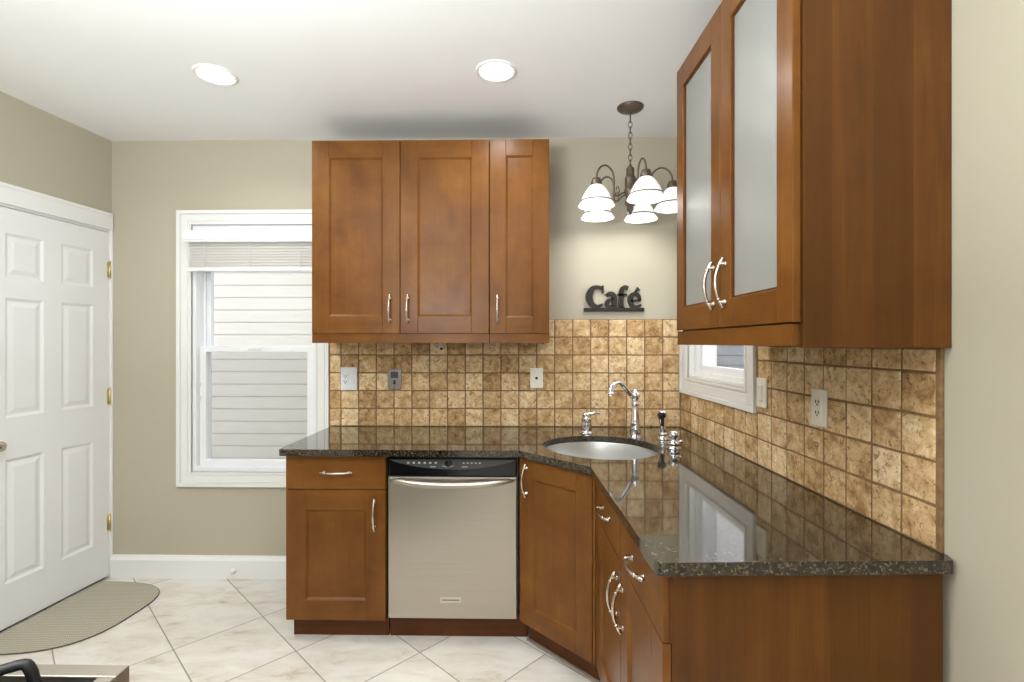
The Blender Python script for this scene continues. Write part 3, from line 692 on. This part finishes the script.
# ------------------------------------------------------------------ plates on the tiles
def plate(name, label, cat, x, z, w_, h_, m, loc, rz, kind):
    c = thing(name, label, cat, loc, rz); c.location = (Matrix.Translation(loc) @ RZ(rz)) @ Vector((x, -0.0125, z))
    b = B(); b.box(-w_/2, w_/2, -0.007, 0.0012, -h_/2, h_/2, m, 0.003, 3)
    b.obj('cover_plate', c); g = -0.007
    def screw(z_): 
        q = B(); q.lathe([(0.0032, 0), (0.003, 0.0012), (0, 0.0015)], m if kind != 'steel' else 'nickel', 10, RX(PI/2)); q.obj('screw', c, (0, g, z_))
    def slots(xc_, zc_):
        q = B(); q.box(xc_-0.0085, xc_-0.0055, g-0.0048, g-0.003, zc_-0.004, zc_+0.006, 'darkgap'); q.box(xc_+0.0055, xc_+0.0085, g-0.0048, g-0.003, zc_-0.004, zc_+0.006, 'darkgap'); q.tube([(xc_, g-0.0048, zc_-0.009), (xc_, g-0.003, zc_-0.009)], 0.0028, 'darkgap', 10); return q
    if kind == 'gang':
        q = B(); q.box(-0.036, -0.002, g-0.0035, g+0.001, -0.034, 0.034, m, 0.001); i = q.obj('socket', c)
        slots(-0.019, 0.016).obj('slot', i); slots(-0.019, -0.017).obj('slot', i)
        q = B(); q.box(0.010, 0.040, g-0.0025, g+0.001, -0.034, 0.034, m, 0.001); q.box(0.013, 0.037, g-0.005, g-0.002, -0.03, 0.001, m, 0.002); q.obj('rocker', c)
    elif kind == 'steel':
        q = B(); q.box(-0.022, 0.022, g-0.003, g+0.001, 0.008, 0.044, 'lcd', 0.001); q.obj('socket', c)
        q = B(); q.box(-0.006, 0.006, g-0.003, g+0.001, -0.030, -0.006, 'darkgap', 0.001); q.box(-0.0045, 0.0045, g-0.012, g, -0.022, -0.012, 'lcd', 0.002); q.obj('toggle', c)
        screw(0.052); screw(-0.048)
    elif kind == 'jack':
        q = B(); q.lathe([(0.008, 0), (0.008, 0.004), (0.005, 0.004), (0.005, 0.002), (0, 0.002)], 'darkgap', 16, RX(PI/2)); q.obj('socket', c, (0, g, 0)); screw(0.043); screw(-0.043)
    elif kind == 'rocker':
        q = B(); q.box(-0.017, 0.017, g-0.003, g+0.001, -0.034, 0.034, m, 0.001); q.box(-0.014, 0.014, g-0.006, g-0.002, -0.031, 0.031, m, 0.003); q.obj('rocker', c); screw(0.05); screw(-0.05)
    elif kind == 'decora':
        q = B(); q.box(-0.017, 0.017, g-0.0035, g+0.001, -0.034, 0.034, m, 0.001); i = q.obj('socket', c)
        slots(0, 0.019).obj('slot', i); slots(0, -0.016).obj('slot', i); screw(0.05); screw(-0.05)
    return c
OB = (0, YB, 0); ORR = (*RC, 0)
plate('wall_outlet', 'wide white outlet plate on the tiles nearest the tall window', 'outlet', -1.028, 1.2, 0.098, 0.138, 'whiteplastic', OB, 0, 'gang')
plate('light_switch', 'shiny metal switch plate on the back tiles', 'light switch', -0.754, 1.197, 0.082, 0.12, 'plateSteel', OB, 0, 'steel')
plate('wall_jack', 'ivory plate with one round jack on the tiles near the faucet', 'wall jack', 0.092, 1.205, 0.075, 0.118, 'ivory', OB, 0, 'jack')
plate('light_switch', 'white rocker switch plate on the right tiles by the small window', 'light switch', 0.966, 1.214, 0.074, 0.118, 'ivory', ORR, RA, 'rocker')
plate('wall_outlet', 'ivory outlet plate on the right tiles under the glass cabinet', 'outlet', 1.335, 1.202, 0.076, 0.12, 'ivory', ORR, RA, 'decora')
b = B(); b.lathe([(0.016, 0), (0.016, 0.004), (0.012, 0.008), (0.007, 0.008), (0.007, 0.004), (0, 0.004)], 'ivory', 18, RX(PI/2)); b.box(-0.004, 0.012, -0.013, -0.004, -0.016, -0.003, 'darkgap', 0.002)
tag(b.obj('cable_clip', None, (-0.478, YB-0.0108, 1.388)), 'small round white clip on the tiles just under the wall cabinet', 'clip')

# ------------------------------------------------------------------ cafe sign
sg = thing('cafe_sign', 'black cut-out sign reading Café above the tiles near the chandelier', 'sign', (0.372, YB, 1.60)); K = 0.000874
def ribbon(b, strokes):
    for pts in strokes:
        sp = spline(pts, 8) if len(pts) > 2 else pts
        t = bmesh.new(); L_ = []; R_ = []
        for i, (x, y, wd) in enumerate(sp):
            a = sp[max(i-1, 0)]; c_ = sp[min(i+1, len(sp)-1)]; d_ = Vector((c_[0]-a[0], c_[1]-a[1])).normalized(); nx, ny = -d_.y, d_.x
            L_.append(((x+nx*wd/2-124)*K, (553-(y+ny*wd/2))*K)); R_.append(((x-nx*wd/2-124)*K, (553-(y-ny*wd/2))*K))
        fr = [[t.verts.new((x, -0.018, z)) for x, z in S] for S in (L_, R_)]; bk = [[t.verts.new((x, -0.002, z)) for x, z in S] for S in (L_, R_)]
        for i in range(len(sp)-1):
            t.faces.new((fr[0][i], fr[0][i+1], fr[1][i+1], fr[1][i])); t.faces.new((bk[0][i], bk[0][i+1], bk[1][i+1], bk[1][i]))
            for s in (0, 1): t.faces.new((fr[s][i], fr[s][i+1], bk[s][i+1], bk[s][i]))
        for i in (0, -1): t.faces.new((fr[0][i], fr[1][i], bk[1][i], bk[0][i]))
        bmesh.ops.recalc_face_normals(t, faces=t.faces[:]); b._take(t, 'signblack')
LET = [
 [[(248, 398, 20), (215, 388, 24), (178, 404, 38), (160, 455, 48), (178, 503, 38), (215, 520, 26), (252, 506, 16)], [(252, 378, 14), (252, 428, 14)]],
 [[(276, 447, 24), (298, 430, 22), (322, 440, 32), (330, 475, 36), (330, 530, 34)], [(326, 468, 14), (292, 480, 26), (278, 503, 28), (292, 522, 22), (322, 510, 12)]],
 [[(424, 396, 26), (400, 389, 26), (380, 412, 34), (376, 460, 34), (376, 532, 34)], [(350, 441, 17), (416, 441, 17)], [(354, 526, 12), (400, 526, 12)]],
 [[(436, 482, 14), (507, 479, 16)], [(503, 482, 20), (494, 447, 24), (466, 433, 24), (442, 455, 34), (440, 490, 36), (456, 519, 28), (486, 523, 22), (512, 506, 12)], [(468, 424, 12), (496, 398, 30)]]]
for st in LET:
    b = B(); ribbon(b, st); b.obj('letter', sg)
b = B(); b.box(0, 0.356, -0.026, -0.0005, 0.0, 0.021, 'signblack', 0.002); b.obj('base_bar', sg)

# ------------------------------------------------------------------ chandelier
ch = thing('chandelier', 'bronze five-arm chandelier with lit white glass shades', 'chandelier', (0.566, 2.60, H))
b = B(); b.lathe([(0.068, 0), (0.068, -0.006), (0.06, -0.014), (0.03, -0.022), (0.012, -0.03), (0, -0.031)], 'bronze', 28); b.tube([(0, 0, -0.03), (0, 0, -0.048)], 0.004, 'bronze', 8); b.obj('canopy', ch)
b = B(); n = 9; z = -0.045
for k in range(n):
    pts = [((0.009*math.cos(2*PI*i/14), 0, 0.019*math.sin(2*PI*i/14)) if k % 2 else (0, 0.009*math.cos(2*PI*i/14), 0.019*math.sin(2*PI*i/14))) for i in range(14)]
    b.tube([(p[0], p[1], p[2]+z-0.018-k*0.0285) for p in pts], 0.0022, 'bronze', 6, closed=True)
b.obj('chain', ch)
zc0 = -0.31
b = B(); b.lathe([(0.006, 0.012), (0.01, 0.0), (0.019, -0.006), (0.021, -0.012), (0.0205, -0.05), (0.027, -0.054), (0.028, -0.062), (0.0275, -0.115), (0.033, -0.12), (0.032, -0.135), (0.024, -0.15), (0.02, -0.165), (0.026, -0.172), (0.03, -0.182), (0.027, -0.2), (0.017, -0.206), (0.0165, -0.225), (0.01, -0.232), (0.008, -0.242), (0, -0.25)], 'bronze', 24, T((0, 0, zc0))); b.obj('column', ch)
AR = 0.21; shade_me = None
for k in range(5):
    a = math.radians(-90+8+72*k); ca, sa = math.cos(a), math.sin(a)
    pt = lambda r, z_: (ca*r, sa*r, z_)
    b = B(); pts = spline([(0.026, -0.448), (0.05, -0.452), (0.078, -0.470), (0.098, -0.462), (0.104, -0.43), (0.104, -0.385), (0.115, -0.348), (0.15, -0.325), (0.186, -0.338), (0.206, -0.37), (AR, -0.402)], 5)
    b.tube([pt(r, z_) for r, z_ in pts], 0.0048, 'bronze', 8)
    cur = spline([(0.100, -0.475), (0.082, -0.468), (0.070, -0.445), (0.076, -0.425), (0.088, -0.428), (0.086, -0.442)], 5); b.tube([pt(r, z_) for r, z_ in cur], 0.003, 'bronze', 6)
    arm = b.obj('arm', ch)
    b = B(); b.lathe([(0.012, 0.01), (0.02, 0.006), (0.023, -0.004), (0.027, -0.012), (0.029, -0.03), (0.027, -0.032), (0, -0.032)], 'bronze', 20); b.obj('socket_cap', arm, pt(AR, -0.405))
    b = B(); pr = [(0.027, -0.028), (0.034, -0.034), (0.048, -0.050), (0.062, -0.072), (0.072, -0.094), (0.079, -0.112), (0.088, -0.128), (0.091, -0.133)]
    prof = pr + [(r-0.003, z_) for r, z_ in reversed(pr)]
    b.lathe(prof, 'shade', 32, cap=False); sh = b.obj('glass_shade', arm, pt(AR, -0.405))
    b = B(); b.tube([(0.0785*math.cos(2*PI*i/40), 0.0785*math.sin(2*PI*i/40), -0.109) for i in range(40)], 0.0032, 'bronze', 6, closed=True); tag(b.obj('rim_band', sh), 'thin dark band')
    b = B(); b.ball((0, 0, -0.075), 0.024, 'bulb', sz=1.25); b.obj('bulb', arm, pt(AR, -0.405))
    lamp('bulb_light', 'POINT', (pt(AR, -0.495)), 2.0, (1, 0.985, 0.95), parent=ch, shadow_soft_size=0.035)

# ------------------------------------------------------------------ recessed ceiling lights
def downlight(label, x, y):
    c = thing('recessed_light', label, 'ceiling light', (x, y, H), 0, 'recessed ceiling lights')
    b = B(); b.lathe([(0.092, 0), (0.092, -0.004), (0.086, -0.007), (0.076, -0.006), (0.074, -0.001)], 'white', 36, cap=False); b.obj('trim_ring', c)
    b = B(); b.lathe([(0.0745, -0.0015), (0.055, -0.004), (0, -0.0045)], 'lens', 36, cap=False); b.obj('lens', c)
    lamp('downlight_beam', 'AREA', (0, 0, -0.012), 5, (1, 0.98, 0.94), parent=c, shape='DISK', size=0.14, spread=math.radians(150))
downlight('lit recessed ceiling light on the left, above the window', -1.392, 2.254)
downlight('lit recessed ceiling light above the wall cabinets and dishwasher', -0.112, 2.244)
for x, y in ((-1.39, 0.75), (-0.11, 0.75), (-1.39, -0.9), (-0.11, -0.9)): downlight('recessed ceiling light behind the camera', x, y)

# ------------------------------------------------------------------ door mat
b = B(); n = 40; hl, dp = 0.345, 0.49; poly = [(-2.498, 2.555-hl), ]
arc = []
for k in range(n+1):
    a = -PI/2+PI*k/n; ex = 2/3.1
    arc.append((-2.50+dp*abs(math.cos(a))**ex+0.0, 2.560+hl*math.copysign(abs(math.sin(a))**ex, math.sin(a))))
arc = [(x-0.078*(YB-y)+0.03, y) for x, y in arc]
b.prism(arc, 0.0005, 0.007, 'weave')
pts = [(x, y, 0.0045) for x, y in arc]; b.tube(pts, 0.003, 'matedge', 6)
tag(b.obj('door_mat'), 'half-round grey beige woven mat on the floor at the white door', 'door mat')

# ------------------------------------------------------------------ range, only its far right corner in view
rg = thing('cooking_range', 'stainless gas range with black grates at the bottom left', 'range', (-0.978, 0.42, 0))
b = B(); b.box(-0.375, 0.375, -0.32, 0.315, 0.06, 0.895, 'black', 0.004); b.box(-0.35, 0.35, -0.28, 0.29, 0.0, 0.06, 'darkgap'); b.obj('body', rg)
b = B()
for x0, x1, y0, y1 in ((-0.38, 0.385, 0.300, 0.328), (-0.38, 0.385, -0.34, -0.28), (-0.38, -0.352, -0.28, 0.300), (0.36, 0.385, -0.28, 0.300)):
    b.box(x0, x1, y0, y1, 0.897, 0.925, 'steel', 0.002)
b.obj('cooktop_frame', rg)
b = B(); b.box(-0.352, 0.36, -0.28, 0.30, 0.893, 0.908, 'black'); b.obj('cooktop', rg)
for x, y in ((-0.2, -0.13), (-0.2, 0.14), (0.19, -0.13), (0.19, 0.14)):
    b = B(); b.lathe([(0.05, 0), (0.05, 0.008), (0.04, 0.012), (0.036, 0.02), (0.03, 0.023), (0, 0.024)], 'iron', 24); b.obj('burner', rg, (x, y, 0.908))
for xo in (-0.2, 0.13):
    b = B(); s = 0.15
    for y in (-0.2, 0.0, 0.2): b.box(-s, s, y-0.008, y+0.008, 0.935, 0.951, 'iron', 0.004)
    for x in (-s, s): b.box(x-0.008, x+0.008, -0.24, 0.24, 0.935, 0.951, 'iron', 0.004)
    for x in (-s, s):
        for y in (-0.235, 0.235): b.tube([(x, y*0.93, 0.943), (x+0.01*(1 if x > 0 else -1), y, 0.948), (x+0.016*(1 if x > 0 else -1), y*1.02, 0.94), (x+0.02*(1 if x > 0 else -1), y*1.03, 0.909)], [0.009, 0.010, 0.009, 0.008], 'iron', 8)
    if xo > 0:
        b.tube(spline([(0.02, 0.18, 0.951), (0.10, 0.225, 0.960), (0.148, 0.262, 0.965), (0.160, 0.268, 0.957), (0.166, 0.270, 0.930), (0.170, 0.271, 0.909)], 4), [0.0075]*21, 'iron', 8)
    b.obj('grate', rg, (xo, 0, 0))
b = B(); b.box(-0.37, 0.37, -0.345, -0.32, 0.16, 0.78, 'steel', 0.004); ov = b.obj('oven_door', rg)
b = B(); b.tube([(-0.3, -0.38, 0.74), (0.3, -0.38, 0.74)], 0.012, 'steel', 12); b.box(-0.3, -0.28, -0.38, -0.34, 0.732, 0.748, 'steel'); b.box(0.28, 0.3, -0.38, -0.34, 0.732, 0.748, 'steel'); b.obj('door_handle', ov)
for k in range(5):
    b = B(); b.lathe([(0.022, 0), (0.02, 0.02), (0.016, 0.026), (0, 0.027)], 'steel', 18, RX(PI/2)); b.obj('knob', rg, (-0.28+k*0.14, -0.32, 0.84))
